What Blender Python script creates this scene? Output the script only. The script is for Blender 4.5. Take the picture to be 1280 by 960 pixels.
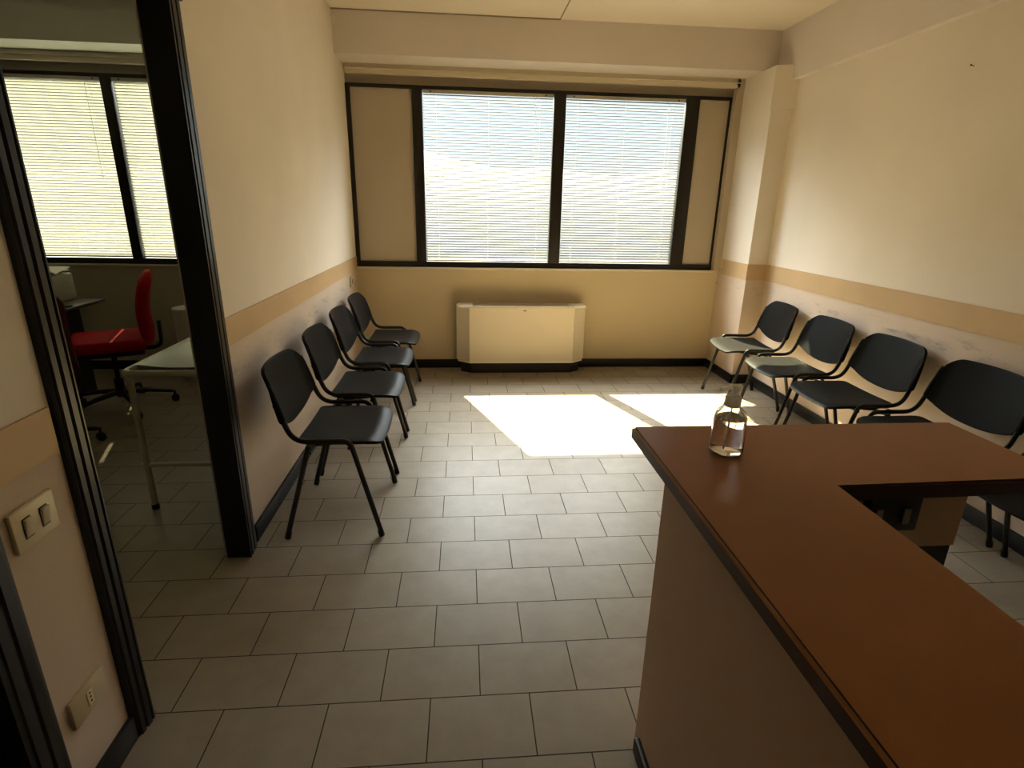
import bpy, bmesh, math, random
from mathutils import Vector, Matrix
random.seed(4)
for o in list(bpy.data.objects): bpy.data.objects.remove(o, do_unlink=True)
S = bpy.context.scene
COL = S.collection
PI = math.pi

# ------------------------------------------------------------------ camera
def make_camera():
    yaw, pit, rol, f = 0.0892, 0.3134, 0.0204, 686.25
    fwd = Vector((math.sin(yaw)*math.cos(pit), math.cos(yaw)*math.cos(pit), -math.sin(pit)))
    r = fwd.cross(Vector((0, 0, 1))).normalized(); u = r.cross(fwd)
    r2 = r*math.cos(rol)+u*math.sin(rol); u2 = u*math.cos(rol)-r*math.sin(rol)
    m = Matrix((r2, u2, -fwd)).transposed().to_4x4(); m.translation = (0, 0, 1.45)
    cd = bpy.data.cameras.new('camera'); cd.sensor_width = 36; cd.lens = 36*f/1280
    cd.clip_start = 0.02; cd.clip_end = 600
    c = bpy.data.objects.new('camera', cd); COL.objects.link(c); c.matrix_world = m
    S.camera = c
make_camera()

# ------------------------------------------------------------------ light
SKY_STRENGTH = 2.4
SKY_DOME = 2.9
SUN_FROM = (-.228, .634, .739)
SKY_LOW = 0.21
SUN_STRENGTH = 13.0
EXPOSURE = 2.6
S.view_settings.view_transform = 'Standard'
S.view_settings.look = 'None'
S.view_settings.gamma = 1.0
S.view_settings.use_curve_mapping = False
S.view_settings.exposure = EXPOSURE

w = bpy.data.worlds.new('sky'); S.world = w; w.use_nodes = True
nt = w.node_tree; nt.nodes.clear()
out = nt.nodes.new('ShaderNodeOutputWorld'); bg = nt.nodes.new('ShaderNodeBackground')
tc = nt.nodes.new('ShaderNodeTexCoord'); sx = nt.nodes.new('ShaderNodeSeparateXYZ'); cr = nt.nodes.new('ShaderNodeValToRGB')
nt.links.new(tc.outputs['Generated'], sx.inputs[0]); nt.links.new(sx.outputs['Z'], cr.inputs[0])
cr.color_ramp.elements[0].position = 0.0; cr.color_ramp.elements[0].color = (0.95, 0.95, 0.88, 1)
cr.color_ramp.elements[1].position = 0.45; cr.color_ramp.elements[1].color = (0.96, 0.98, 1.0, 1)
e = cr.color_ramp.elements.new(0.12); e.color = (0.72, 0.88, 0.98, 1)
e = cr.color_ramp.elements.new(0.20); e.color = (0.80, 0.90, 0.95, 1)
nt.links.new(cr.outputs[0], bg.inputs[0])
# the sky brightens towards the sun, which stands high above the window
dt = nt.nodes.new('ShaderNodeVectorMath'); dt.operation = 'DOT_PRODUCT'; dt.inputs[1].default_value = SUN_FROM
nt.links.new(tc.outputs['Generated'], dt.inputs[0])
st = nt.nodes.new('ShaderNodeMapRange'); st.interpolation_type = 'SMOOTHSTEP'; st.inputs['From Min'].default_value = .77; st.inputs['From Max'].default_value = .96
st.inputs['To Min'].default_value = SKY_LOW; st.inputs['To Max'].default_value = SKY_STRENGTH
nt.links.new(dt.outputs['Value'], st.inputs['Value']); ev = nt.nodes.new('ShaderNodeMapRange'); ev.interpolation_type = 'SMOOTHSTEP'; ev.inputs['From Min'].default_value = .17; ev.inputs['From Max'].default_value = .50
ev.inputs['To Min'].default_value = 0.0; ev.inputs['To Max'].default_value = SKY_DOME
nt.links.new(sx.outputs['Z'], ev.inputs['Value'])
ad = nt.nodes.new('ShaderNodeMath'); ad.operation = 'ADD'; nt.links.new(st.outputs[0], ad.inputs[0]); nt.links.new(ev.outputs[0], ad.inputs[1])
nt.links.new(ad.outputs[0], bg.inputs[1])
nt.links.new(bg.outputs[0], out.inputs[0])

sd = bpy.data.lights.new('sun', 'SUN'); sd.energy = SUN_STRENGTH; sd.angle = math.radians(0.53); sd.color = (1.0, 0.87, 0.52)
sun = bpy.data.objects.new('sun', sd); COL.objects.link(sun)
sun.rotation_euler = Vector((0.36, -1.0, -1.165)).to_track_quat('-Z', 'Y').to_euler(); sun.location = (-2, 8, 8)

# ------------------------------------------------------------------ materials
def mat(name, col, rough=0.6, metal=0.0, var=0.0, vscale=6.0, bump=0.0, bscale=80.0, spec=0.5, trans=0.0, ior=1.45, coat=0.0, col2=None):
    m = bpy.data.materials.new(name); m.use_nodes = True
    nt = m.node_tree; b = nt.nodes['Principled BSDF']
    b.inputs['Base Color'].default_value = (*col, 1); b.inputs['Roughness'].default_value = rough
    b.inputs['Metallic'].default_value = metal; b.inputs['Specular IOR Level'].default_value = spec
    b.inputs['Transmission Weight'].default_value = trans; b.inputs['IOR'].default_value = ior
    b.inputs['Coat Weight'].default_value = coat
    tc = nt.nodes.new('ShaderNodeTexCoord')
    if var or col2:
        n = nt.nodes.new('ShaderNodeTexNoise'); n.inputs['Scale'].default_value = vscale; n.inputs['Detail'].default_value = 5
        nt.links.new(tc.outputs['Object'], n.inputs['Vector'])
        mx = nt.nodes.new('ShaderNodeMix'); mx.data_type = 'RGBA'
        c2 = col2 if col2 else tuple(c*(1-var) for c in col)
        mx.inputs['A'].default_value = (*col, 1); mx.inputs['B'].default_value = (*c2, 1)
        rp = nt.nodes.new('ShaderNodeMapRange'); rp.inputs['From Min'].default_value = 0.35; rp.inputs['From Max'].default_value = 0.7
        nt.links.new(n.outputs['Fac'], rp.inputs['Value']); nt.links.new(rp.outputs[0], mx.inputs['Factor'])
        nt.links.new(mx.outputs['Result'], b.inputs['Base Color'])
    if bump:
        n2 = nt.nodes.new('ShaderNodeTexNoise'); n2.inputs['Scale'].default_value = bscale; n2.inputs['Detail'].default_value = 3
        nt.links.new(tc.outputs['Object'], n2.inputs['Vector'])
        bp = nt.nodes.new('ShaderNodeBump'); bp.inputs['Strength'].default_value = bump; bp.inputs['Distance'].default_value = 0.002
        nt.links.new(n2.outputs['Fac'], bp.inputs['Height']); nt.links.new(bp.outputs[0], b.inputs['Normal'])
    return m

def two_tone(name, upper, lower, zsplit=0.95, smudge=0.0):
    """painted wall: cream above the rail, darker below, with grime rubbed on at chair-back height"""
    m = mat(name, upper, 0.7, var=0.0, bump=0.25, bscale=120)
    nt = m.node_tree; b = nt.nodes['Principled BSDF']; L = nt.links.new
    tc = nt.nodes.new('ShaderNodeTexCoord'); sp = nt.nodes.new('ShaderNodeSeparateXYZ'); L(tc.outputs['Object'], sp.inputs[0])
    gt = nt.nodes.new('ShaderNodeMath'); gt.operation = 'GREATER_THAN'; gt.inputs[1].default_value = zsplit; L(sp.outputs['Z'], gt.inputs[0])
    n = nt.nodes.new('ShaderNodeTexNoise'); n.inputs['Scale'].default_value = 1.7; n.inputs['Detail'].default_value = 6; L(tc.outputs['Object'], n.inputs['Vector'])
    mr = nt.nodes.new('ShaderNodeMapRange'); mr.inputs['From Min'].default_value = .3; mr.inputs['From Max'].default_value = .75
    mr.inputs['To Min'].default_value = 1.03; mr.inputs['To Max'].default_value = .93; L(n.outputs['Fac'], mr.inputs['Value'])
    mx = nt.nodes.new('ShaderNodeMix'); mx.data_type = 'RGBA'; mx.inputs['A'].default_value = (*lower, 1); mx.inputs['B'].default_value = (*upper, 1)
    L(gt.outputs[0], mx.inputs['Factor'])
    vm = nt.nodes.new('ShaderNodeVectorMath'); vm.operation = 'SCALE'; L(mx.outputs['Result'], vm.inputs[0]); L(mr.outputs[0], vm.inputs['Scale'])
    last = vm.outputs[0]
    if smudge:
        n3 = nt.nodes.new('ShaderNodeTexNoise'); n3.inputs['Scale'].default_value = 5.5; n3.inputs['Detail'].default_value = 7; n3.inputs['Roughness'].default_value = .7
        mp = nt.nodes.new('ShaderNodeMapping'); mp.inputs['Scale'].default_value = (1, 1, 3.0); L(tc.outputs['Object'], mp.inputs[0]); L(mp.outputs[0], n3.inputs['Vector'])
        a = nt.nodes.new('ShaderNodeMapRange'); a.inputs['From Min'].default_value = .54; a.inputs['From Max'].default_value = .70; L(n3.outputs['Fac'], a.inputs['Value'])
        # band about z = .80
        s1 = nt.nodes.new('ShaderNodeMath'); s1.operation = 'SUBTRACT'; s1.inputs[1].default_value = .80; L(sp.outputs['Z'], s1.inputs[0])
        s2 = nt.nodes.new('ShaderNodeMath'); s2.operation = 'ABSOLUTE'; L(s1.outputs[0], s2.inputs[0])
        s3 = nt.nodes.new('ShaderNodeMapRange'); s3.inputs['From Min'].default_value = .02; s3.inputs['From Max'].default_value = .07
        s3.inputs['To Min'].default_value = smudge; s3.inputs['To Max'].default_value = 0; L(s2.outputs[0], s3.inputs['Value'])
        mu = nt.nodes.new('ShaderNodeMath'); mu.operation = 'MULTIPLY'; L(a.outputs[0], mu.inputs[0]); L(s3.outputs[0], mu.inputs[1])
        m2 = nt.nodes.new('ShaderNodeMix'); m2.data_type = 'RGBA'; m2.inputs['B'].default_value = (.10, .07, .045, 1)
        L(mu.outputs[0], m2.inputs['Factor']); L(last, m2.inputs['A']); last = m2.outputs['Result']
    L(last, b.inputs['Base Color'])
    return m

def tile_mat():
    m = bpy.data.materials.new('floor_tile'); m.use_nodes = True
    nt = m.node_tree; b = nt.nodes['Principled BSDF']; L = nt.links.new
    tc = nt.nodes.new('ShaderNodeTexCoord'); mp = nt.nodes.new('ShaderNodeMapping')
    W, D, X0, Y0 = .3059, .2074, -.1136, 3.401
    mp.inputs['Location'].default_value = (-X0-.5*W, -(Y0-D), 0)
    L(tc.outputs['Object'], mp.inputs[0])
    br = nt.nodes.new('ShaderNodeTexBrick'); L(mp.outputs[0], br.inputs['Vector'])
    br.inputs['Scale'].default_value = 1; br.inputs['Mortar Size'].default_value = .0021; br.inputs['Mortar Smooth'].default_value = .25
    br.inputs['Bias'].default_value = 0; br.inputs['Brick Width'].default_value = W; br.inputs['Row Height'].default_value = D
    br.offset = .5; br.offset_frequency = 2
    br.inputs['Color1'].default_value = (.325, .272, .205, 1); br.inputs['Color2'].default_value = (.295, .245, .184, 1); br.inputs['Mortar'].default_value = (.05, .038, .026, 1)
    n = nt.nodes.new('ShaderNodeTexNoise'); n.inputs['Scale'].default_value = 9; n.inputs['Detail'].default_value = 8; n.inputs['Roughness'].default_value = .65
    L(tc.outputs['Object'], n.inputs['Vector'])
    mr = nt.nodes.new('ShaderNodeMapRange'); mr.inputs['From Min'].default_value = .3; mr.inputs['From Max'].default_value = .75
    mr.inputs['To Min'].default_value = 1.06; mr.inputs['To Max'].default_value = .86; L(n.outputs['Fac'], mr.inputs['Value'])
    vm = nt.nodes.new('ShaderNodeVectorMath'); vm.operation = 'SCALE'; L(br.outputs['Color'], vm.inputs[0]); L(mr.outputs[0], vm.inputs['Scale'])
    L(vm.outputs[0], b.inputs['Base Color'])
    r = nt.nodes.new('ShaderNodeMapRange'); r.inputs['From Min'].default_value = 0; r.inputs['From Max'].default_value = 1
    r.inputs['To Min'].default_value = .37; r.inputs['To Max'].default_value = .85; L(br.outputs['Fac'], r.inputs['Value']); L(r.outputs[0], b.inputs['Roughness'])
    bp = nt.nodes.new('ShaderNodeBump'); bp.invert = True; bp.inputs['Strength'].default_value = .6; bp.inputs['Distance'].default_value = .0015
    L(br.outputs['Fac'], bp.inputs['Height'])
    n4 = nt.nodes.new('ShaderNodeTexNoise'); n4.inputs['Scale'].default_value = 45; n4.inputs['Detail'].default_value = 4; L(tc.outputs['Object'], n4.inputs['Vector'])
    b2 = nt.nodes.new('ShaderNodeBump'); b2.inputs['Strength'].default_value = .10; b2.inputs['Distance'].default_value = .002; L(n4.outputs['Fac'], b2.inputs['Height']); L(bp.outputs[0], b2.inputs['Normal'])
    L(b2.outputs[0], b.inputs['Normal']); b.inputs['Specular IOR Level'].default_value = .2
    return m

def glass_mat():
    m = bpy.data.materials.new('window_glass'); m.use_nodes = True
    nt = m.node_tree; nt.nodes.clear(); L = nt.links.new
    o = nt.nodes.new('ShaderNodeOutputMaterial'); t = nt.nodes.new('ShaderNodeBsdfTransparent'); g = nt.nodes.new('ShaderNodeBsdfGlossy')
    t.inputs[0].default_value = (.95, .97, .95, 1); g.inputs['Roughness'].default_value = .02
    mx = nt.nodes.new('ShaderNodeMixShader'); mx.inputs[0].default_value = .05; L(t.outputs[0], mx.inputs[1]); L(g.outputs[0], mx.inputs[2]); L(mx.outputs[0], o.inputs[0])
    return m

def slat_mat(name, col, tr):
    m = bpy.data.materials.new(name); m.use_nodes = True
    nt = m.node_tree; b = nt.nodes['Principled BSDF']; L = nt.links.new
    b.inputs['Base Color'].default_value = (*col, 1); b.inputs['Roughness'].default_value = .4
    t = nt.nodes.new('ShaderNodeBsdfTranslucent'); t.inputs[0].default_value = (*col, 1)
    mx = nt.nodes.new('ShaderNodeMixShader'); mx.inputs[0].default_value = tr
    L(b.outputs[0], mx.inputs[1]); L(t.outputs[0], mx.inputs[2]); L(mx.outputs[0], nt.nodes['Material Output'].inputs[0])
    return m

M = dict(
    ceiling=mat('ceiling_paint', (.83, .74, .62), .8, bump=.15, bscale=90),
    beam=mat('beam_paint', (.76, .68, .63), .8, var=.05, vscale=2, bump=.2, bscale=90),
    wall=two_tone('wall_paint_left', (.81, .72, .61), (.60, .48, .37), smudge=.55),
    wallR=two_tone('wall_paint_right', (.81, .72, .61), (.64, .51, .40), smudge=.55),
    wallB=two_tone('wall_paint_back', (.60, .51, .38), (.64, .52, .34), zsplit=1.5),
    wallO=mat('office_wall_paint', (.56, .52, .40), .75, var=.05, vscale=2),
    rail=mat('wall_rail_laminate', (.60, .41, .22), .5, var=.10, vscale=3, bump=.1),
    base=mat('baseboard_black', (.012, .012, .014), .35, spec=.4),
    doorframe=mat('door_frame_black', (.008, .008, .009), .33, spec=.5, bump=.05),
    floor=tile_mat(), glass=glass_mat(),
    frame=mat('window_frame_bronze', (.012, .009, .007), .45, spec=.4),
    panel=mat('window_infill_panel', (.50, .42, .32), .6, var=.06, vscale=2),
    sill=mat('window_sill', (.70, .62, .50), .35),
    pelmet=mat('curtain_rail', (.66, .57, .42), .45),
    slat=slat_mat('blind_slat', (.17, .168, .16), .04),
    slat2=slat_mat('blind_slat_office', (.33, .325, .275), .10),
    railmetal=mat('blind_rail', (.42, .39, .33), .4),
    cord=mat('blind_cord', (.75, .73, .66), .7),
    plastic=mat('chair_plastic', (.012, .012, .012), .36, spec=.05, bump=.05, bscale=260),
    tube=mat('chair_tube', (.010, .010, .010), .28, spec=.5),
    rubber=mat('rubber_black', (.012, .012, .012), .6),
    counter=mat('counter_laminate', (.34, .120, .032), .36, var=.22, vscale=3.5, bump=.12, bscale=60, col2=(.285, .098, .025), spec=.35),
    cedge=mat('counter_edge', (.045, .015, .007), .35),
    cworn_hi=mat('counter_worn_highlight', (.36, .17, .07), .32, var=.35, vscale=14),
    cpanel=mat('counter_panel', (.66, .45, .30), .6, var=.06, vscale=2, bump=.1),
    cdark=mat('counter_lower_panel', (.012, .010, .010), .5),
    heater=mat('fan_coil_casing', (.84, .73, .58), .42, var=.04, vscale=3),
    heater2=mat('fan_coil_end', (.70, .62, .48), .42),
    cap=mat('fan_coil_top_cap', (.85, .80, .70), .3),
    grille=mat('fan_coil_grille', (.70, .63, .50), .4),
    dark=mat('dark_plastic', (.015, .015, .015), .4),
    plate=mat('switch_plate', (.72, .63, .42), .35),
    plate2=mat('socket_plate', (.52, .43, .27), .4),
    rocker=mat('switch_rocker', (.55, .47, .31), .4),
    white=mat('white_plastic', (.75, .74, .68), .45),
    paper=mat('paper', (.82, .80, .74), .8),
    red=mat('red_fabric', (.42, .002, .006), .75, spec=.15, bump=.3, bscale=300),
    red2=mat('dark_red_fabric', (.10, .008, .010), .7, bump=.3, bscale=300),
    couchpad=mat('couch_vinyl', (.13, .17, .135), .33, bump=.1, bscale=30),
    couchframe=mat('couch_enamel', (.62, .58, .48), .35),
    desk=mat('desk_top', (.05, .045, .042), .3),
    beigepc=mat('old_beige_plastic', (.36, .33, .25), .5),
    pet=mat('clear_plastic', (1, 1, 1), .03, trans=1, ior=1.46),
    gel=mat('clear_gel', (.98, .96, .97), .0, trans=1, ior=1.36),
    pump=slat_mat('translucent_pump', (.95, .92, .88), .72),
    ground=mat('outside_ground', (.014, .015, .017), .9, var=.2, vscale=.05),
    hills=mat('outside_hills', (.013, .016, .019), .9, var=.25, vscale=.03),
    outer=mat('outer_concrete', (.45, .42, .38), .9),
)

# ------------------------------------------------------------------ helpers
class MB:
    def __init__(s): s.bm = bmesh.new(); s.mats = []; s.cur = 0
    def use(s, m):
        if m not in s.mats: s.mats.append(m)
        s.cur = s.mats.index(m); return s
    def _f(s, f):
        f.material_index = s.cur; return f
    def box(s, x0, x1, y0, y1, z0, z1):
        v = [s.bm.verts.new(p) for p in ((x0,y0,z0),(x1,y0,z0),(x1,y1,z0),(x0,y1,z0),(x0,y0,z1),(x1,y0,z1),(x1,y1,z1),(x0,y1,z1))]
        for q in ((3,2,1,0),(4,5,6,7),(0,1,5,4),(1,2,6,5),(2,3,7,6),(3,0,4,7)): s._f(s.bm.faces.new([v[i] for i in q]))
        return s
    def rbox(s, x0, x1, y0, y1, z0, z1, r=.005, seg=3, M4=None):
        t = bmesh.new(); bmesh.ops.create_cube(t, size=1)
        for v in t.verts: v.co = Vector(((v.co.x+.5)*(x1-x0)+x0, (v.co.y+.5)*(y1-y0)+y0, (v.co.z+.5)*(z1-z0)+z0))
        bmesh.ops.bevel(t, geom=list(t.edges), offset=r, segments=seg, affect='EDGES', profile=.5)
        s.merge(t, M4); return s
    def merge(s, t, M4=None):
        mp = {}
        for v in t.verts: mp[v] = s.bm.verts.new(M4 @ v.co if M4 else v.co)
        for f in t.faces:
            try: s._f(s.bm.faces.new([mp[v] for v in f.verts]))
            except ValueError: pass
        t.free()
    def prism(s, poly, a, b, axis='z'):
        """poly: 2-D outline (counter-clockwise); axis z: (x,y); axis y: (x,z); axis x: (y,z)"""
        def P(p, h):
            return {'z': (p[0], p[1], h), 'y': (p[0], h, p[1]), 'x': (h, p[0], p[1])}[axis]
        A = [s.bm.verts.new(P(p, a)) for p in poly]; B = [s.bm.verts.new(P(p, b)) for p in poly]
        n = len(poly)
        s._f(s.bm.faces.new(A[::-1])); s._f(s.bm.faces.new(B))
        for i in range(n): s._f(s.bm.faces.new((A[i], A[(i+1) % n], B[(i+1) % n], B[i])))
        return s
    def tube(s, pts, r, n=10, ry=None, cap=True):
        pts = [Vector(p) for p in pts]; rings = []; up = None
        for i, p in enumerate(pts):
            if i == 0: t = pts[1]-p
            elif i == len(pts)-1: t = p-pts[i-1]
            else: t = (pts[i+1]-p).normalized()+(p-pts[i-1]).normalized()
            t.normalize()
            if up is None:
                up = Vector((0, 1, 0)) if abs(t.y) < .9 else Vector((0, 0, 1))
            up = (up-t*up.dot(t)).normalized(); sd_ = t.cross(up)
            rr = r[i] if isinstance(r, (list, tuple)) else r
            r2 = (ry if ry else rr)
            rings.append([s.bm.verts.new(p+up*math.cos(2*PI*k/n)*r2+sd_*math.sin(2*PI*k/n)*rr) for k in range(n)])
        for a, b in zip(rings, rings[1:]):
            for k in range(n): s._f(s.bm.faces.new((a[k], a[(k+1) % n], b[(k+1) % n], b[k])))
        if cap: s._f(s.bm.faces.new(rings[0][::-1])); s._f(s.bm.faces.new(rings[-1]))
        return s
    def lathe(s, prof, c=(0, 0, 0), n=32, closed_ends=True):
        rings = []
        for r, z in prof:
            if r < 1e-6: rings.append([s.bm.verts.new((c[0], c[1], c[2]+z))])
            else: rings.append([s.bm.verts.new((c[0]+r*math.cos(2*PI*k/n), c[1]+r*math.sin(2*PI*k/n), c[2]+z)) for k in range(n)])
        for a, b in zip(rings, rings[1:]):
            for k in range(n):
                k2 = (k+1) % n
                if len(a) == 1 and len(b) == 1: continue
                if len(a) == 1: s._f(s.bm.faces.new((a[0], b[k2], b[k])))
                elif len(b) == 1: s._f(s.bm.faces.new((a[k], a[k2], b[0])))
                else: s._f(s.bm.faces.new((a[k], a[k2], b[k2], b[k])))
        if closed_ends:
            if len(rings[0]) > 1: s._f(s.bm.faces.new(rings[0][::-1]))
            if len(rings[-1]) > 1: s._f(s.bm.faces.new(rings[-1]))
        return s
    def build(s, name, m=None, parent=None, smooth=True, angle=35, mods=()):
        bmesh.ops.recalc_face_normals(s.bm, faces=list(s.bm.faces))
        me = bpy.data.meshes.new(name); s.bm.to_mesh(me); s.bm.free()
        if m is not None and not s.mats: s.mats = [m]
        for q in s.mats: me.materials.append(q)
        if smooth:
            me.polygons.foreach_set('use_smooth', [True]*len(me.polygons))
            try: me.set_sharp_from_angle(angle=math.radians(angle))
            except Exception: pass
        o = bpy.data.objects.new(name, me); COL.objects.link(o)
        if parent: o.parent = parent
        for k, kw in mods:
            md = o.modifiers.new(k, k)
            for a, v in kw.items(): setattr(md, a, v)
        return o

def fillet(pts, r=.03, n=6):
    """round the corners of a polyline"""
    pts = [Vector(p) for p in pts]; out = [pts[0]]
    for i in range(1, len(pts)-1):
        a, b, c = pts[i-1], pts[i], pts[i+1]; rr = r[i-1] if isinstance(r, (list, tuple)) else r
        d1 = (a-b); d2 = (c-b); l = min(rr, d1.length*.48, d2.length*.48)
        p0 = b+d1.normalized()*l; p1 = b+d2.normalized()*l
        for k in range(n+1):
            t = k/n; out.append(p0*(1-t)**2+b*2*t*(1-t)+p1*t*t)
    out.append(pts[-1]); return out

def tag(o, label=None, cat=None, group=None, kind=None):
    if label: o['label'] = label
    if cat: o['category'] = cat
    if group: o['group'] = group
    if kind: o['kind'] = kind
    return o
def empty(name, loc, rz=0, label=None, cat=None, group=None):
    o = bpy.data.objects.new(name, None); COL.objects.link(o); o.location = loc; o.rotation_euler = (0, 0, rz)
    o.empty_display_size = .1
    return tag(o, label, cat, group)
def struct(o): o['kind'] = 'structure'; return o
def copy_tree(o, parent=None):
    c = o.copy(); COL.objects.link(c); c.parent = parent
    for ch in list(o.children): copy_tree(ch, c)
    return c

# ------------------------------------------------------------------ room shell
XL, XR, YB, ZC = -.94, 2.50, 4.98, 2.77
YN = -1.9
struct(MB().box(-4.3, 2.62, YN-.1, 5.12, -.12, 0).build('floor', M['floor'], smooth=False))
b = MB().box(-4.3, 2.62, YN-.1, 5.12, ZC, ZC+.12)
struct(b.build('ceiling', M['ceiling'], smooth=False))

# left wall = partition to the office, with two door openings
D0, D1, DH = 1.290, 2.108, 2.09        # office doorway
E0, E1 = .15, .95                       # near door (closed)
b = MB()
b.box(XL-.09, XL, D1, YB+.02, 0, ZC); b.box(XL-.09, XL, E1, D0, 0, ZC); b.box(XL-.09, XL, YN, E0, 0, ZC)
b.box(XL-.09, XL, D0, D1, DH, ZC); b.box(XL-.09, XL, E0, E1, DH, ZC)
struct(b.build('wall_left', M['wall'], smooth=False))
struct(MB().box(XR, XR+.12, YN, YB+.14, 0, ZC).build('wall_right', M['wallR'], smooth=False))
struct(MB().box(-4.3, XR+.12, YN-.1, YN, 0, ZC).build('wall_near', M['wall'], smooth=False))
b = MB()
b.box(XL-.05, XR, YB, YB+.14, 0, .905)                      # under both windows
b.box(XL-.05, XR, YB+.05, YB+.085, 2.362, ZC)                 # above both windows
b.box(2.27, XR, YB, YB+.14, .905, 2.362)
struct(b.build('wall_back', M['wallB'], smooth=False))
b = MB().box(-4.3, XL-.05, YB, YB+.14, 0, .905).box(-4.3, XL-.05, YB+.05, YB+.085, 2.362, ZC).box(-4.3, -3.66, YB, YB+.14, .905, 2.362).box(-1.70, XL-.03, YB+.02, YB+.14, .905, 2.362)
struct(b.build('wall_office_back', M['wallO'], smooth=False))
b = MB().box(-4.4, -4.3, YN, YB+.14, 0, ZC).build('wall_office_left', M['wallO'], smooth=False); struct(b)
struct(MB().box(-4.3, XL-.09, .35, .45, 0, ZC).build('wall_office_near', M['wallO'], smooth=False))

# pilaster in the far right corner; head splay added to catch more window light
b = MB().box(2.335, XR, 4.44, YB, 0, 2.19)
b.prism([(2.335, 4.455), (XR, 4.40), (XR, YB), (2.335, YB)], 2.19, 2.49)
struct(b.build('wall_pilaster', M['wallR'], smooth=False))
# beams
struct(MB().box(XL, XR, 4.65, YB+.05, 2.49, ZC).build('trim_1', M['beam'], smooth=False))
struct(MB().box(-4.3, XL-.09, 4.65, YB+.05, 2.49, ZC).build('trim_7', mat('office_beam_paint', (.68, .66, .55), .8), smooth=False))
struct(MB().box(2.45, XR, YN, 4.65, 2.39, ZC).build('trim_2', M['beam'], smooth=False))
# wall rails (laminate band)
b = MB().box(XL, XL+.006, 2.19, YB, .897, 1.008).box(XL, XL+.006, 1.03, 1.24, .890, 1.0)
struct(b.build('trim_3', M['rail'], smooth=False))
b = MB().box(XR-.006, XR, YN, 4.44, .900, 1.030).box(2.335, XR-.006, 4.434, 4.44, .900, 1.030).box(2.329, 2.335, 4.434, 4.90, .900, 1.030)
struct(b.build('trim_4', M['rail'], smooth=False))
# side strip between pilaster and window
struct(MB().box(2.27, 2.334, 4.93, YB, .93, 2.49).build('trim_5', M['panel'], smooth=False))
# ceiling panel seam strips
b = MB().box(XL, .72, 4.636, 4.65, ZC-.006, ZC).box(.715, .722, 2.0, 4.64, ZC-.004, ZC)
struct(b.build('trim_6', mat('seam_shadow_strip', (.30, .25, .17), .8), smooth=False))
# baseboards
bh, bt = .08, .014
def bboard(name, *boxes):
    b = MB()
    for q in boxes: b.rbox(*q, 0, bh, r=.003, seg=2)
    struct(b.build(name, M['base']))
bboard('baseboard_left', (XL, XL+bt, 2.20, YB), (XL, XL+bt, 1.03, 1.25), (XL, XL+bt, YN, .1))
bboard('baseboard_back', (XL, 2.335, YB-bt, YB), (-4.3, XL-.09, YB-bt, YB))
bboard('baseboard_right', (XR-bt, XR, YN, 4.44), (2.335-bt, XR, 4.44-bt, 4.44), (2.335-bt, 2.335, 4.44-bt, YB))
bboard('baseboard_office', (XL-.09-bt, XL-.09, D1+.08, YB))

# ------------------------------------------------------------------ doors
def casing_prof(y0, y1, inner_is_high):
    """stepped moulding section in (y, x) going from the wall face outward"""
    x = XL; d = .024
    w_ = y1-y0
    P = [(0, 0), (0, .010), (.10, .014), (.16, .014), (.20, .020), (.42, .021), (.46, .016), (.52, .016), (.56, .023), (.80, .024), (.84, .018), (.90, .018), (.93, .024), (1, .024), (1, 0)]
    pts = [((y0+w_*a) if inner_is_high else (y1-w_*a), x+c) for a, c in P]
    return [(px, py) for py, px in pts]
def door_frame(name, y0, y1, zt, cw=.085):
    b = MB()
    for (a, c, f) in ((y0-.042, y0+.025, True), (y1-.02, y1+cw-.002, False)):
        b.prism(casing_prof(a, c, f), 0, zt+.06)
    b.box(XL-.0, XL+.022, y0-cw+.025, y1+cw-.002, zt-.02, zt+.06)
    # jamb lining through the wall thickness and office side casing
    b.box(XL-.075, XL, y0-.0, y0+.022, 0, zt); b.box(XL-.075, XL+.02, y1-.018, y1+.0, 0, zt); b.box(XL-.075, XL, y0, y1, zt-.02, zt)
    return struct(b.build(name, M['doorframe'], angle=25))
door_frame('door_1', D0, D1, DH)
d2 = door_frame('door_2', E0, E1+.0, DH)
lf = MB().rbox(XL-.06, XL-.015, E0+.02, E1-.02, .005, DH-.02, r=.003, seg=2)
lf.build('door_leaf', M['doorframe'], d2)
MB().tube(fillet([(XL-.015, E0+.09, 1.02), (XL+.045, E0+.09, 1.02), (XL+.045, E0+.20, 1.02)], .02), .009).build('door_handle', M['railmetal'], d2)

# ------------------------------------------------------------------ windows
FY0, FY1 = 4.984, 5.05
def window(name, x0, x1, posts, panels, panes, zt=2.335):
    b = MB()
    b.rbox(x0, x1, FY0, FY1, .922, .970, r=.004, seg=2); b.rbox(x0, x1, FY0+.006, FY1, zt, 2.362, r=.004, seg=2)
    for a, c in posts: b.rbox(a, c, FY0, FY1, .96, zt+.02, r=.005, seg=2)
    wn = struct(b.build(name, M['frame']))
    for a, c in panels:
        MB().box(a, c, 5.008, 5.03, .965, zt+.005).build('infill_panel', M['panel'], wn, smooth=False)
    for a, c in panes:
        MB().box(a, c, 5.036, 5.040, .965, zt+.005).build('glass_pane', M['glass'], wn, smooth=False)
    MB().rbox(x0-.01, x1+.01, 4.955, 5.03, .903, .922, r=.004, seg=2).build('window_sill', M['sill'], wn)
    return wn
window('window_1', XL-.005, 2.275, [(-.945, -.905), (-.415, -.332), (.748, .850), (1.872, 1.992), (2.255, 2.268)], [(-.906, -.413), (1.99, 2.257)], [(-.334, .750), (.848, 1.874)])
window('window_2', -3.66, -1.70, [(-3.66, -3.60), (-2.79, -2.71), (-1.76, -1.70)], [], [(-3.602, -2.788), (-2.712, -1.758)])
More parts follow.
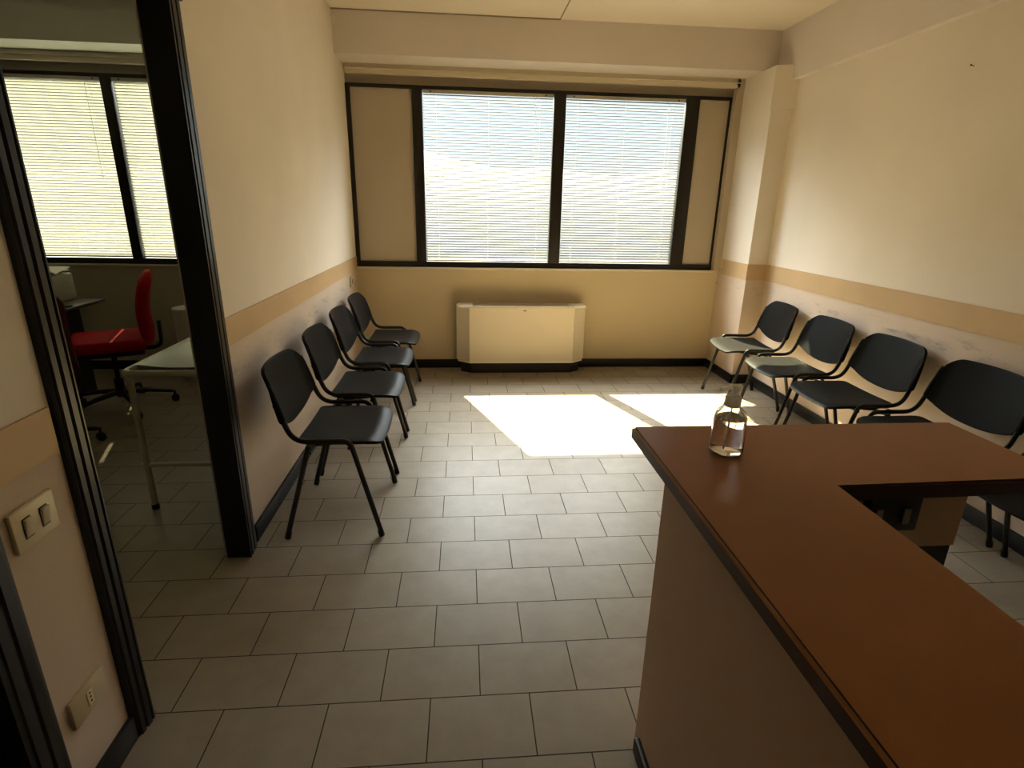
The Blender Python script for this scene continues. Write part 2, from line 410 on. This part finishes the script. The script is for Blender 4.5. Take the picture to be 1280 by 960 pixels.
# curtain rails under the soffit
def curtain_rail(x0, x1, label):
    r_ = tag(MB().rbox(x0, x1, 4.93, 4.972, 2.420, 2.490, r=.003, seg=2).build('curtain_rail', M['pelmet']), label, 'curtain rail')
    MB().rbox(x0, x1, 4.922, 4.932, 2.452, 2.462, r=.002, seg=1).build('rail_bead', M['pelmet'], r_)
curtain_rail(-.925, 2.30, 'long cream curtain rail fixed above the wide waiting room window')
curtain_rail(-4.2, -1.06, 'grey cream curtain rail above the office window seen through the doorway')

def blind(x0, x1, tilt, slat_w, mslat, label, group, zt=2.334, zb=.975, pitch=.0221, wand=.12):
    yb = 5.006
    t = empty('venetian_blind', ((x0+x1)/2, yb, zt), 0, label, 'blind', group)
    X0, X1 = x0-(x0+x1)/2, x1-(x0+x1)/2
    MB().rbox(X0, X1, -.014, .012, -.026, 0, r=.002, seg=1).build('headrail', M['railmetal'], t)
    b = MB(); n = 5; z = -.036; zend = zb-zt+.016
    while z > zend:
        row = []
        for i in range(n):
            u = (i/(n-1)-.5)*slat_w; c = -.0012*(1-(2*u/slat_w)**2)*-1
            yy = u*math.cos(tilt)-c*math.sin(tilt); zz = u*math.sin(tilt)+c*math.cos(tilt)
            row.append((b.bm.verts.new((X0+.004, yy, z+zz)), b.bm.verts.new((X1-.004, yy, z+zz))))
        for p, q in zip(row, row[1:]): b.bm.faces.new((p[0], p[1], q[1], q[0]))
        z -= pitch
    b.build('slats', mslat, t, angle=80)
    MB().rbox(X0+.002, X1-.002, -.010, .010, zb-zt, zb-zt+.012, r=.002, seg=1).build('bottom_rail', M['railmetal'], t)
    wd = X1-X0
    b = MB()
    for fx in (.10, .5, .90):
        for yy in (-.0105, .0105): b.tube([(X0+wd*fx, yy, -.02), (X0+wd*fx, yy, zb-zt+.01)], .0007, 5)
    b.build('ladder_cord', M['cord'], t)
    MB().tube([(X0+wd*.86, -.014, -.02), (X0+wd*.865, -.014, -.75)], .0018, 6).build('tilt_wand', M['cord'], t)
    for fx in (.06, .94): MB().rbox(X0+wd*fx-.006, X0+wd*fx+.006, -.017, -.013, -.020, -.008, r=.001, seg=1).build('bracket', M['dark'], t)
    return t
blind(-.328, .745, math.radians(45), .0148, M['slat'], 'half open venetian blind on the left pane of the wide window', 'venetian blinds in the waiting room')
blind(.854, 1.868, math.radians(46), .0150, M['slat'], 'half open venetian blind on the right pane of the wide window', 'venetian blinds in the waiting room')
blind(-3.598, -2.794, math.radians(-54), .0242, M['slat2'], 'wider left blind in the office seen through the doorway', 'venetian blinds in the office')
blind(-2.706, -1.765, math.radians(-54), .0242, M['slat2'], 'office blind partly hidden behind the black door jamb', 'venetian blinds in the office')

# ------------------------------------------------------------------ outside
g = struct(MB().box(-120, 160, 9, 260, -7.2, -7.0).build('ground', M['ground'], smooth=False))
b = MB(); N = 60; prof = []
for i in range(N+1):
    x = -130+i*5.2; h = 1.0+1.4*math.sin(i*.31)+.9*math.sin(i*.83+1)+.7*math.sin(i*1.9)
    prof.append((x, h+5.5))
rows_ = []
for k, (yy, sc) in enumerate(((70, 0.0), (78, .55), (92, 1.0), (120, .9), (170, .2))):
    rows_.append([b.bm.verts.new((x*(1+.1*k), yy+3*math.sin(x*.05), -7.0+(h+7.0)*sc)) for x, h in prof])
for a, c in zip(rows_, rows_[1:]):
    for i in range(N): b.bm.faces.new((a[i], a[i+1], c[i+1], c[i]))
struct(b.build('hills', M['hills'], angle=80))

# ------------------------------------------------------------------ stacking chair
def squircle(u, v, k=.42):
    return u*math.sqrt(1-k*v*v), v*math.sqrt(1-k*u*u)
def shell(fn, nu, nv, thick, name, m, parent, sub=1):
    bm = MB(); G = []
    for i in range(nu+1):
        G.append([bm.bm.verts.new(fn(-1+2*i/nu, -1+2*j/nv)) for j in range(nv+1)])
    for i in range(nu):
        for j in range(nv): bm.bm.faces.new((G[i][j], G[i+1][j], G[i+1][j+1], G[i][j+1]))
    return bm.build(name, m, parent, angle=180, mods=(('SOLIDIFY', dict(thickness=thick, offset=0)), ('BEVEL', dict(width=thick*.42, segments=3, limit_method='ANGLE', angle_limit=math.radians(50)))))
def make_chair():
    t = empty('stacking_chair', (0, 0, 0))
    def corner(p, half, r):                    # how far a rounded corner eats into the edge
        q = max(0.0, abs(p)-(half-r)); return r-math.sqrt(max(0.0, r*r-q*q))
    def seat(u, v):
        c = math.sin(v*PI/2)*.35+v*.65; y = c*.228
        xf = .229-.012*c*c-corner(y, .228, .062); xr = -.136+corner(y, .228, .045)
        a_ = math.sin(u*PI/2)*.35+u*.65; x = xr+(xf-xr)*(a_+1)/2
        front = max(0, (x-.150)/.086); rear = max(0, (-.080-x)/.07)
        z = .456-.012*(1-c*c)*(1-min(1, abs(x-.03)/.19)**2)-.034*front**2.2+.010*rear**2+.003*c*c-.004*abs(c)**8
        return (x, y, z)
    shell(seat, 26, 26, .015, 'seat', M['plastic'], t)
    def back(u, v):
        a_ = math.sin(u*PI/2)*.35+u*.65; hw = .247; y = a_*hw
        top = .782-.010*a_*a_-corner(y, hw, .085)*.95; bot = .500+.058*abs(a_)**2.3+corner(y, hw, .018)
        c_ = math.sin(v*PI/2)*.3+v*.7; h = bot+(top-bot)*(c_+1)/2
        s_ = (h-.53)/.27
        x = -.172-.080*s_-.030*(1-a_*a_)+.012*max(0, abs(a_)-.85)/.15
        return (x, y*(1-.03*max(0, s_)), h)
    shell(back, 26, 22, .015, 'backrest', M['plastic'], t)
    for sy in (-1, 1):
        Y = .252*sy
        pts = fillet([(.207, .2525*sy, .012), (.095, Y, .474), (-.140, Y, .474), (-.203, .243*sy, .640)], [.035, .060], 7)
        MB().tube(pts, .0118, 12, ry=.0095).build('side_frame', M['tube'], t)
        lg = MB().tube([(-.212, .2525*sy, .012), (-.085, .236*sy, .446)], .0118, 12, ry=.0095).build('rear_leg', M['tube'], t)
        for (fx, nm) in ((.207, 'foot_cap'), (-.212, 'foot_cap')):
            d = Vector((-.11, 0, .46)).normalized() if fx > 0 else Vector((.127, 0, .434)).normalized()
            p = Vector((fx, .2525*sy, .004))
            MB().tube([p, p+d*.03], .0135, 10).build(nm, M['rubber'], t)
        # plastic sleeve of the backrest round the upright
        a_ = Vector((-.176, .2475*sy, .560)); c_ = Vector((-.2190, .2395*sy, .725))
        MB().tube([a_, a_.lerp(c_, .08), a_.lerp(c_, .45), a_.lerp(c_, .8), c_], [.0130, .0155, .0140, .0095, .004], 12).build('back_sleeve', M['plastic'], t)
    b = MB()
    b.tube([(.09, -.25, .462), (.09, .25, .462)], .009, 8); b.tube([(-.085, -.236, .436), (-.085, .236, .436)], .009, 8)
    b.tube([(.09, -.15, .452), (-.085, -.15, .436)], .008, 8); b.tube([(.09, .15, .452), (-.085, .15, .436)], .008, 8)
    # keep the bars clear of the seat shell
    for v in b.bm.verts: v.co.z -= .022
    b.build('under_seat_frame', M['tube'], t)
    return t
chair0 = make_chair(); first = [True]
def place_chair(x, y, deg, label, group):
    c = chair0 if first[0] else copy_tree(chair0)
    first[0] = False
    c.location = (x, y, 0); c.rotation_euler = (0, 0, math.radians(deg))
    tag(c, label, 'chair', group)
GL = 'black plastic chairs along the left wall'
place_chair(-.592, 2.472, 0, 'black plastic stacking chair nearest the doorway, first of the left row', GL)
place_chair(-.592, 3.085, 0, 'black plastic stacking chair second from the doorway in the left row', GL)
place_chair(-.592, 3.695, 0, 'black plastic stacking chair in the left row, third from the doorway', GL)
place_chair(-.592, 4.285, 0, 'black plastic stacking chair at the window end of the left row', GL)
GR = 'black plastic chairs along the right wall'
place_chair(2.185, 4.00, 174, 'black plastic chair beside the far right pilaster, its seat half in sunlight', GR)
place_chair(2.185, 3.395, 178, 'black plastic chair in the right row with a sunlit grey seat, second from pilaster', GR)
place_chair(2.185, 2.83, 179, 'black plastic chair in the right row with its seat in shade above the counter edge', GR)
place_chair(2.185, 2.235, 180, 'black plastic chair in the right row whose backrest rises behind the counter corner', GR)
place_chair(2.185, 1.655, 180, 'black chair glimpsed under the counter top, only seat and legs showing', GR)

# ------------------------------------------------------------------ fan coil unit
def fan_coil():
    x0, x1, y0, y1, z0, z1 = -.075, 1.087, 4.765, YB, .105, .612
    t = empty('fan_coil_unit', ((x0+x1)/2, YB, 0), 0, 'cream metal fan coil heater with angled ends under the window', 'heater')
    ox, oy = (x0+x1)/2, YB
    def P(q): return [(a-ox, b_-oy) for a, b_ in q]
    c = .115
    body = MB().prism(P([(x0+c, y0), (x1-c, y0), (x1-c, y1-.02), (x0+c, y1-.02)]), z0, z1-.012).build('casing', M['heater'], t, smooth=False)
    MB().prism(P([(x0, y0+.085), (x0+c-.002, y0+.0), (x0+c-.002, y1-.02), (x0, y1-.02)]), z0+.012, z1-.014).build('end_panel', M['heater2'], t, smooth=False)
    MB().prism(P([(x1-c+.002, y0+.0), (x1, y0+.085), (x1, y1-.02), (x1-c+.002, y1-.02)]), z0+.012, z1-.014).build('end_panel', M['heater2'], t, smooth=False)
    # bright lower lip
    MB().prism(P([(x0+.01, y0+.08), (x0+c, y0-.003), (x1-c, y0-.003), (x1-.01, y0+.08), (x1-.01, y1-.03), (x0+.01, y1-.03)]), z0-.006, z0+.006).build('bottom_lip', M['cap'], t, smooth=False)
    # top: frame, slots, end caps
    b = MB().rbox(x0+c-ox, x1-c-ox, y0-oy-.004, y0-oy+.022, z1-.014, z1, r=.004).rbox(x0+c-ox, x1-c-ox, -.045, -.02, z1-.014, z1, r=.004)
    b.build('top_frame', M['grille'], t)
    b = MB()
    k = 0; x = x0+c+.008
    while x < x1-c-.01:
        b.box(x-ox, x+.005-ox, y0-oy+.02, -.044, z1-.012, z1-.003); x += .016
    b.build('air_grille', M['grille'], t, smooth=False)
    MB().box(x0+c-ox, x1-c-ox, y0-oy+.02, -.044, z1-.0125, z1-.0118).build('grille_well', M['grille'], t, smooth=False)
    for (a, c_) in ((x0, x0+c+.035), (x1-c-.035, x1)):
        bm_ = MB(); xm = (a+c_)/2-ox; ym = (y0+.02+y1-.03)/2-oy; n = 28; rx = (c_-a)/2; ry = (y1-y0-.045)/2
        rings = []
        for s_, zz in ((1, z1-.014), (1, z1-.004), (.93, z1+.003), (.6, z1+.006)):
            rg = []
            for k in range(n):
                th = 2*PI*k/n; cx, cy = math.cos(th), math.sin(th)
                e_ = .55
                rg.append(bm_.bm.verts.new((xm+rx*s_*math.copysign(abs(cx)**e_, cx), ym+ry*s_*math.copysign(abs(cy)**e_, cy), zz)))
            rings.append(rg)
        for p, q in zip(rings, rings[1:]):
            for k in range(n): bm_.bm.faces.new((p[k], p[(k+1) % n], q[(k+1) % n], q[k]))
        bm_.bm.faces.new(rings[-1]); bm_.bm.faces.new(rings[0][::-1])
        bm_.build('end_cap', M['cap'], t)
    # small badge on the front
    MB().rbox(.515-ox, .540-ox, y0-.004-oy, y0-oy, .572, .579, r=.001, seg=1).build('badge', M['dark'], t)
    # recessed dark plinth and feet
    MB().prism(P([(x0+.04, y0+.09), (x0+c+.02, y0+.03), (x1-c-.02, y0+.03), (x1-.04, y0+.09), (x1-.04, y1-.03), (x0+.04, y1-.03)]), .0, z0-.008).build('plinth', M['cdark'], t, smooth=False)
fan_coil()

# ------------------------------------------------------------------ reception counter
CT = .95
cx0, cx1, cyf, cyn, cix, ciy = .402, 1.225, 1.203, -.60, .708, .897
def counter():
    t = empty('reception_counter', (.48, 1.15, 0), 0, 'beige panelled L-shaped reception counter body under the brown top', 'counter')
    ox, oy = .48, 1.15
    MB().box(.478-ox, .500-ox, cyn+.05-oy, 1.152-oy, .0, .905).build('front_panel', M['cpanel'], t, smooth=False)
    MB().box(.500-ox, 1.200-ox, 1.130-oy, 1.152-oy, .0, .905).box(.500-ox, 1.212-ox, 1.085-oy, 1.13-oy, .665, .905).build('end_panel', M['cpanel'], t, smooth=False)
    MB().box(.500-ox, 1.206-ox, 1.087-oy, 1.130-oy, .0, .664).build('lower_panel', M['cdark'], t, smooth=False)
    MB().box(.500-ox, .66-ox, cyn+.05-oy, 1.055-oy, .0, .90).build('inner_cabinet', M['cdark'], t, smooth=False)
    b = MB().rbox(.460-ox, .478-ox, cyn+.05-oy, 1.118-oy, 0, .05, r=.006, seg=3)
    b.build('kick_board', M['base'], t)
counter()
def countertop():
    b = MB()
    poly = [(cx0, cyn), (cix, cyn), (cix, ciy), (cx1, ciy), (cx1, cyf), (cx0, cyf)]
    b.prism(poly, CT-.036, CT)
    bmesh.ops.bevel(b.bm, geom=[e for e in b.bm.edges if abs(e.verts[0].co.z-e.verts[1].co.z) < 1e-5], offset=.006, segments=3, affect='EDGES')
    me_m = M['counter']
    o = b.build('countertop', None, None, angle=40)
    o.data.materials.append(M['counter']); o.data.materials.append(M['cedge'])
    for p in o.data.polygons:
        if abs(p.normal.z) < .45 or p.center.z < CT-.03: p.material_index = 1
    o.data.materials.append(M['cworn_hi'])
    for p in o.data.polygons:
        if .2 < p.normal.z < .97 and p.center.z > CT-.02: p.material_index = 2  # worn bevel, with the edge highlight painted in as lighter brown
    tag(o, 'reddish brown laminate L-shaped countertop with dark edge and the soap bottle on it', 'countertop')
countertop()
def counter_socket():
    t = empty('power_socket', (1.02, 1.0845, .735), 0, 'black double power socket inside the counter below its brown top', 'socket')
    MB().rbox(-.080, .050, -.030, 0, -.005, .085, r=.006, seg=2).build('housing', M['dark'], t)
    for xx in (-.058, .012):
        MB().rbox(xx-.009, xx+.009, -.036, -.029, .018, .060, r=.002, seg=2).build('rocker', M['rocker2'], t)
M['rocker2'] = mat('grey_rocker', (.30, .27, .25), .5)
counter_socket()

# ------------------------------------------------------------------ sanitizer bottle
def bottle():
    t = empty('pump_bottle', (.565, 1.052, CT+.0005), math.radians(200), 'clear plastic pump bottle of hand gel standing on the brown counter', 'bottle')
    outer = [(.0, .0015), (.020, .0015), (.030, 0), (.0345, .003), (.0355, .010), (.0350, .050), (.0335, .080), (.0300, .092), (.0210, .101), (.0135, .105), (.0125, .108), (.0125, .116)]
    inner = [(.0112, .116), (.0112, .107), (.0200, .0995), (.0286, .091), (.0320, .080), (.0336, .050), (.0341, .010), (.0325, .0045), (.020, .0035), (0, .0035)]
    MB().lathe(outer+inner, n=48, closed_ends=False).build('bottle_body', M['pet'], t, angle=60)
    liq = [(0, .0040), (.020, .0040), (.0320, .0050), (.0337, .0103), (.0332, .050), (.0317, .078), (.0317, .0785), (0, .0785)]
    MB().lathe(liq, n=48, closed_ends=False).build('gel', M['gel'], t, angle=50)
    MB().lathe([(.0, .104), (.0145, .104), (.0165, .107), (.0165, .124), (.0150, .128), (.0085, .131), (.0085, .1335), (0, .1335)], n=32).build('collar', M['pump'], t)
    MB().lathe([(.0, .1335), (.0055, .1335), (.0055, .142), (.0105, .143), (.0115, .147), (.0105, .151), (0, .152)], n=24)\
        .tube(fillet([(0, 0, .147), (.030, 0, .148), (.037, 0, .1455)], .004, 3), [.0055]*4+[.0045]*2 if False else .0045, 10)\
        .tube([(0, 0, .147), (-.016, 0, .147)], .0048, 10).build('pump_head', M['pump'], t)
    MB().tube([(0, 0, .104), (.002, 0, .06), (.006, 0, .010)], .0014, 8).build('dip_tube', M['pump'], t)
bottle()

# ------------------------------------------------------------------ switches and sockets on the left wall
def wall_plate(name, y, z, w_, h_, kind, label, cat, m):
    t = empty(name, (XL, y, z), 0, label, cat)
    MB().rbox(.0, .011, -w_/2, w_/2, -h_/2, h_/2, r=.003, seg=2).build('plate', m, t)
    if kind == 'switch':
        for yy in (-w_*.20, w_*.20):
            MB().rbox(.0095, .0115, yy-.0125, yy+.0125, -.024, .024, r=.0008, seg=1).build('rocker_well', M['dark'], t)
            Mx = Matrix.Translation((.0125, yy, .001)) @ Matrix.Rotation(math.radians(9), 4, 'Y')
            MB().rbox(-.003, .004, -.0105, .0105, -.0215, .0215, r=.002, seg=2, M4=Mx).build('rocker', M['rocker'], t)
    elif kind == 'socket':
        ins = MB().rbox(.0100, .0125, -.010, .010, -.021, .021, r=.001, seg=1).build('socket_insert', M['plate'], t)
        for zz in (-.010, .002, .013):
            o = MB().lathe([(0, 0), (.0028, 0), (.0028, .001), (0, .001)], n=10).build('contact_hole', M['dark'], ins)
            o.rotation_euler = (0, PI/2, 0); o.location = (.0122, 0, zz)
    else:
        MB().rbox(.010, .0125, -.012, .012, -.02, .02, r=.001, seg=1).build('blank_insert', M['dark'], t)
    return t
wall_plate('light_switch', 1.122, .780, .122, .092, 'switch', 'ivory two-rocker light switch on the wall beside the doorway', 'light switch', M['plate'])
wall_plate('wall_socket', 1.133, .276, .122, .078, 'socket', 'dull ivory power socket low on the wall below the light switch', 'socket', M['plate2'])
wall_plate('wall_socket', 4.70, .828, .12, .085, 'blank', 'small beige socket plate above the window end chair of the left row', 'socket', M['plate2'])
tag(MB().tube(fillet([(XL, 4.60, 2.71), (XL+.03, 4.60, 2.71), (XL+.03, 4.60, 2.67), (XL+.012, 4.60, 2.66)], .01, 4), .004, 8).build('wall_hook', M['white']),
    'tiny white hook high on the left wall by the ceiling beam', 'hook')

nl = MB().tube([(XR+.002, 2.849, 2.148), (XR-.016, 2.849, 2.152)], .0022, 8).tube([(XR-.016, 2.849, 2.152), (XR-.018, 2.849, 2.1525)], .005, 10).build('nail', M['dark'])
tag(nl, 'small dark nail high on the cream right wall', 'nail')

# ------------------------------------------------------------------ office: exam couch
def couch():
    x0, x1, y0, y1, z = -1.535, -1.055, 2.495, 4.28, .70
    t = empty('exam_couch', (x0, y0, 0), 0, 'examination couch with green grey vinyl pad and off-white tubular frame', 'examination couch')
    X, Y = x1-x0, y1-y0
    b = MB(); r_ = .0155
    loop = fillet([(0, .5*Y, z), (0, 0, z), (X, 0, z), (X, Y, z), (0, Y, z), (0, .5*Y, z)], .045, 6)
    b.tube(loop, r_, 12).build('top_frame', M['couchframe'], t)
    for (lx, ly) in ((.012, .025), (X-.012, .025), (.012, Y-.025), (X-.012, Y-.025)):
        lg = MB().tube([(lx, ly, .012), (lx, ly, z-.004)], .0145, 12).build('leg', M['couchframe'], t)
        MB().tube([(lx, ly, 0), (lx, ly, .025)], .017, 12).build('foot_cap', M['rubber'], lg)
    for ly in (.025, Y-.025):
        MB().tube([(-.012, ly, .235), (X-.012, ly, .235)], .011, 10).build('stretcher', M['couchframe'], t)
    # pad with a soft crown
    def pad(u, v):
        a, c = squircle(u, v, .10)
        return (X/2+a*(X/2-.020), Y/2+c*(Y/2-.020), z+.022+.018*(1-a**4)*(1-c**6))
    bm_ = MB(); n = 16; G = [[bm_.bm.verts.new(pad(-1+2*i/n, -1+2*j/n)) for j in range(n+1)] for i in range(n+1)]
    B_ = [[bm_.bm.verts.new((v.co.x, v.co.y, z-.010)) for v in r] for r in G]
    for i in range(n):
        for j in range(n):
            bm_.bm.faces.new((G[i][j], G[i+1][j], G[i+1][j+1], G[i][j+1])); bm_.bm.faces.new((B_[i][j], B_[i][j+1], B_[i+1][j+1], B_[i+1][j]))
    for i in range(n):
        for q in ((0, True), (n, False)):
            j = q[0]
            bm_.bm.faces.new((G[i][j], B_[i][j], B_[i+1][j], G[i+1][j])); bm_.bm.faces.new((G[j][i], G[j][i+1], B_[j][i+1], B_[j][i]))
    bm_.build('pad', M['couchpad'], t, angle=50)
couch()

# ------------------------------------------------------------------ office chairs
def office_chair(loc, deg, fabric, label):
    t = empty('office_chair', loc, math.radians(deg), label, 'office chair', 'red office chairs at the desk')
    # local +x = front of seat
    b = MB().rbox(-.22, .24, -.235, .235, .455, .535, r=.034, seg=5).build('seat', fabric, t)
    MB().rbox(-.20, .20, -.20, .20, .42, .456, r=.012, seg=2).build('seat_pan', M['dark'], t)
    # tall curved backrest
    bm_ = MB(); n = 14; prof = []
    rings = []
    for k in range(n+1):
        s_ = k/n; zz = .50+s_*.47
        wv = .215*(1-.10*s_)*(1 if s_ < .8 else math.sqrt(max(.05, 1-((s_-.8)/.2)**2*.75)))
        xc = -.235-.055*s_-.035*math.sin(s_*PI)*-1+.0
        th = .042*(1 if s_ < .85 else 1-.55*((s_-.85)/.15)**2)*(1 if s_ > .1 else .7+3*s_)
        ring = []
        for j in range(20):
            a = 2*PI*j/20; ca, sa = math.cos(a), math.sin(a)
            ring.append(bm_.bm.verts.new((xc+th*math.copysign(abs(ca)**.6, ca), wv*math.copysign(abs(sa)**.5, sa), zz)))
        rings.append(ring)
    for p, q in zip(rings, rings[1:]):
        for j in range(20): bm_.bm.faces.new((p[j], p[(j+1) % 20], q[(j+1) % 20], q[j]))
    bm_.bm.faces.new(rings[0][::-1]); bm_.bm.faces.new(rings[-1])
    bm_.build('backrest', fabric, t, angle=60)
    MB().tube(fillet([(-.10, 0, .425), (-.30, 0, .425), (-.305, 0, .62)], .06), .014, 8, ry=.03).build('back_bracket', M['dark'], t)
    MB().lathe([(0, .09), (.030, .09), (.030, .22), (.016, .23), (.016, .42), (0, .42)], n=20).build('gas_column', M['dark'], t)
    base = MB()
    for k in range(5):
        a = 2*PI*k/5+math.radians(36); d = Vector((math.cos(a), math.sin(a), 0))
        base.tube([d*.02+Vector((0, 0, .125)), d*.17+Vector((0, 0, .112)), d*.315+Vector((0, 0, .082))], [.022, .018, .013], 8)
    bo = base.build('star_base', M['dark'], t)
    for k in range(5):
        a = 2*PI*k/5+math.radians(36); c = Vector((math.cos(a)*.325, math.sin(a)*.325, 0))
        m_ = MB(); tang = Vector((-math.sin(a), math.cos(a), 0))
        for s_ in (-1, 1):
            p = c+Vector((0, 0, .0255))+tang*.012*s_
            m_.tube([p-tang*.007, p+tang*.007], .0255, 14)
        m_.tube([c+Vector((0, 0, .03)), c+Vector((0, 0, .085))], .008, 8)
        m_.build('castor', M['rubber'], t)
    return t
office_chair((-2.475, 3.97, 0), 206, M['red'], 'bright red swivel office chair with tall back beside the examination couch')
office_chair((-2.52, 3.16, 0), 150, M['red2'], 'dark red swivel office chair mostly hidden behind the near door jamb')

# ------------------------------------------------------------------ office: desk, printer, papers, bin
t = empty('desk', (-3.2, 4.1, 0), 0, 'dark desk with a thin black top by the office window wall', 'desk')
MB().rbox(-.60, .445, -.30, .36, .690, .712, r=.003, seg=2).build('desk_top', M['desk'], t)
MB().rbox(.26, .285, -.22, .30, 0, .690, r=.002, seg=1).build('side_panel', M['cdark'], t)
MB().rbox(-.57, -.545, -.22, .30, 0, .690, r=.002, seg=1).build('side_panel', M['cdark'], t)
MB().rbox(-.545, .26, .20, .218, .25, .690, r=.002, seg=1).build('modesty_panel', M['cdark'], t)
t = empty('printer', (-3.15, 4.31, .7125), 0, 'old beige office printer standing on the desk under white papers', 'printer')
MB().rbox(-.21, .21, -.16, .14, 0, .20, r=.018, seg=3).build('housing', M['beigepc'], t)
MB().rbox(-.17, .17, -.10, .10, .200, .232, r=.012, seg=3).build('lid', M['beigepc'], t)
MB().rbox(-.15, .15, -.24, -.155, .055, .066, r=.003, seg=2).build('paper_tray', M['dark'], t)
# loose sheets drooping over the printer
b = MB(); n = 10
for s_, (dx, dy, rz, dz) in enumerate(((0, 0, .1, 0), (.015, -.012, -.06, .0022), (-.01, .01, .03, .0044), (.02, .0, .2, .0066))):
    G = []
    for i in range(n+1):
        row = []
        for j in range(n+1):
            u, v = (i/n-.5)*.36, (j/n-.5)*.24
            x = dx+u*math.cos(rz)-v*math.sin(rz); y = dy+u*math.sin(rz)+v*math.cos(rz)
            droop = -.9*max(0, x-.165)**1.0*.6 if x > .165 else 0
            row.append(b.bm.verts.new((x, y, dz+.001+.0015*math.sin(8*u+s_)+.0015+droop)))
        G.append(row)
    for i in range(n):
        for j in range(n): b.bm.faces.new((G[i][j], G[i+1][j], G[i+1][j+1], G[i][j+1]))
o = b.build('paper_stack', M['paper'], angle=70); o.location = (-3.13, 4.31, .9465)
tag(o, 'loose white papers lying on top of the beige printer', 'papers')
t = empty('keyboard', (-2.87, 3.93, .7125), math.radians(80), 'dark keyboard lying on the black desk next to the printer', 'keyboard')
MB().rbox(-.20, .20, -.07, .07, 0, .014, r=.004, seg=2).build('keyboard_base', M['dark'], t)
b = MB()
for i in range(14):
    for j in range(5): b.rbox(-.186+i*.0268, -.164+i*.0268, -.058+j*.0245, -.037+j*.0245, .014, .020, r=.002, seg=1)
b.build('keys', M['rocker2'], t)
t = empty('waste_bin', (-2.27, 4.70, 0), 0, 'tall white cylindrical bin against the office wall behind the couch', 'bin')
MB().lathe([(0, 0), (.105, 0), (.112, .01), (.118, .60), (.114, .60), (.108, .02), (0, .02)], n=32, closed_ends=False).build('bin_body', M['white'], t)
MB().lathe([(.1185, .585), (.122, .592), (.122, .60), (.118, .606), (.06, .618), (0, .622)], n=32, closed_ends=False).build('bin_lid', M['white'], t)
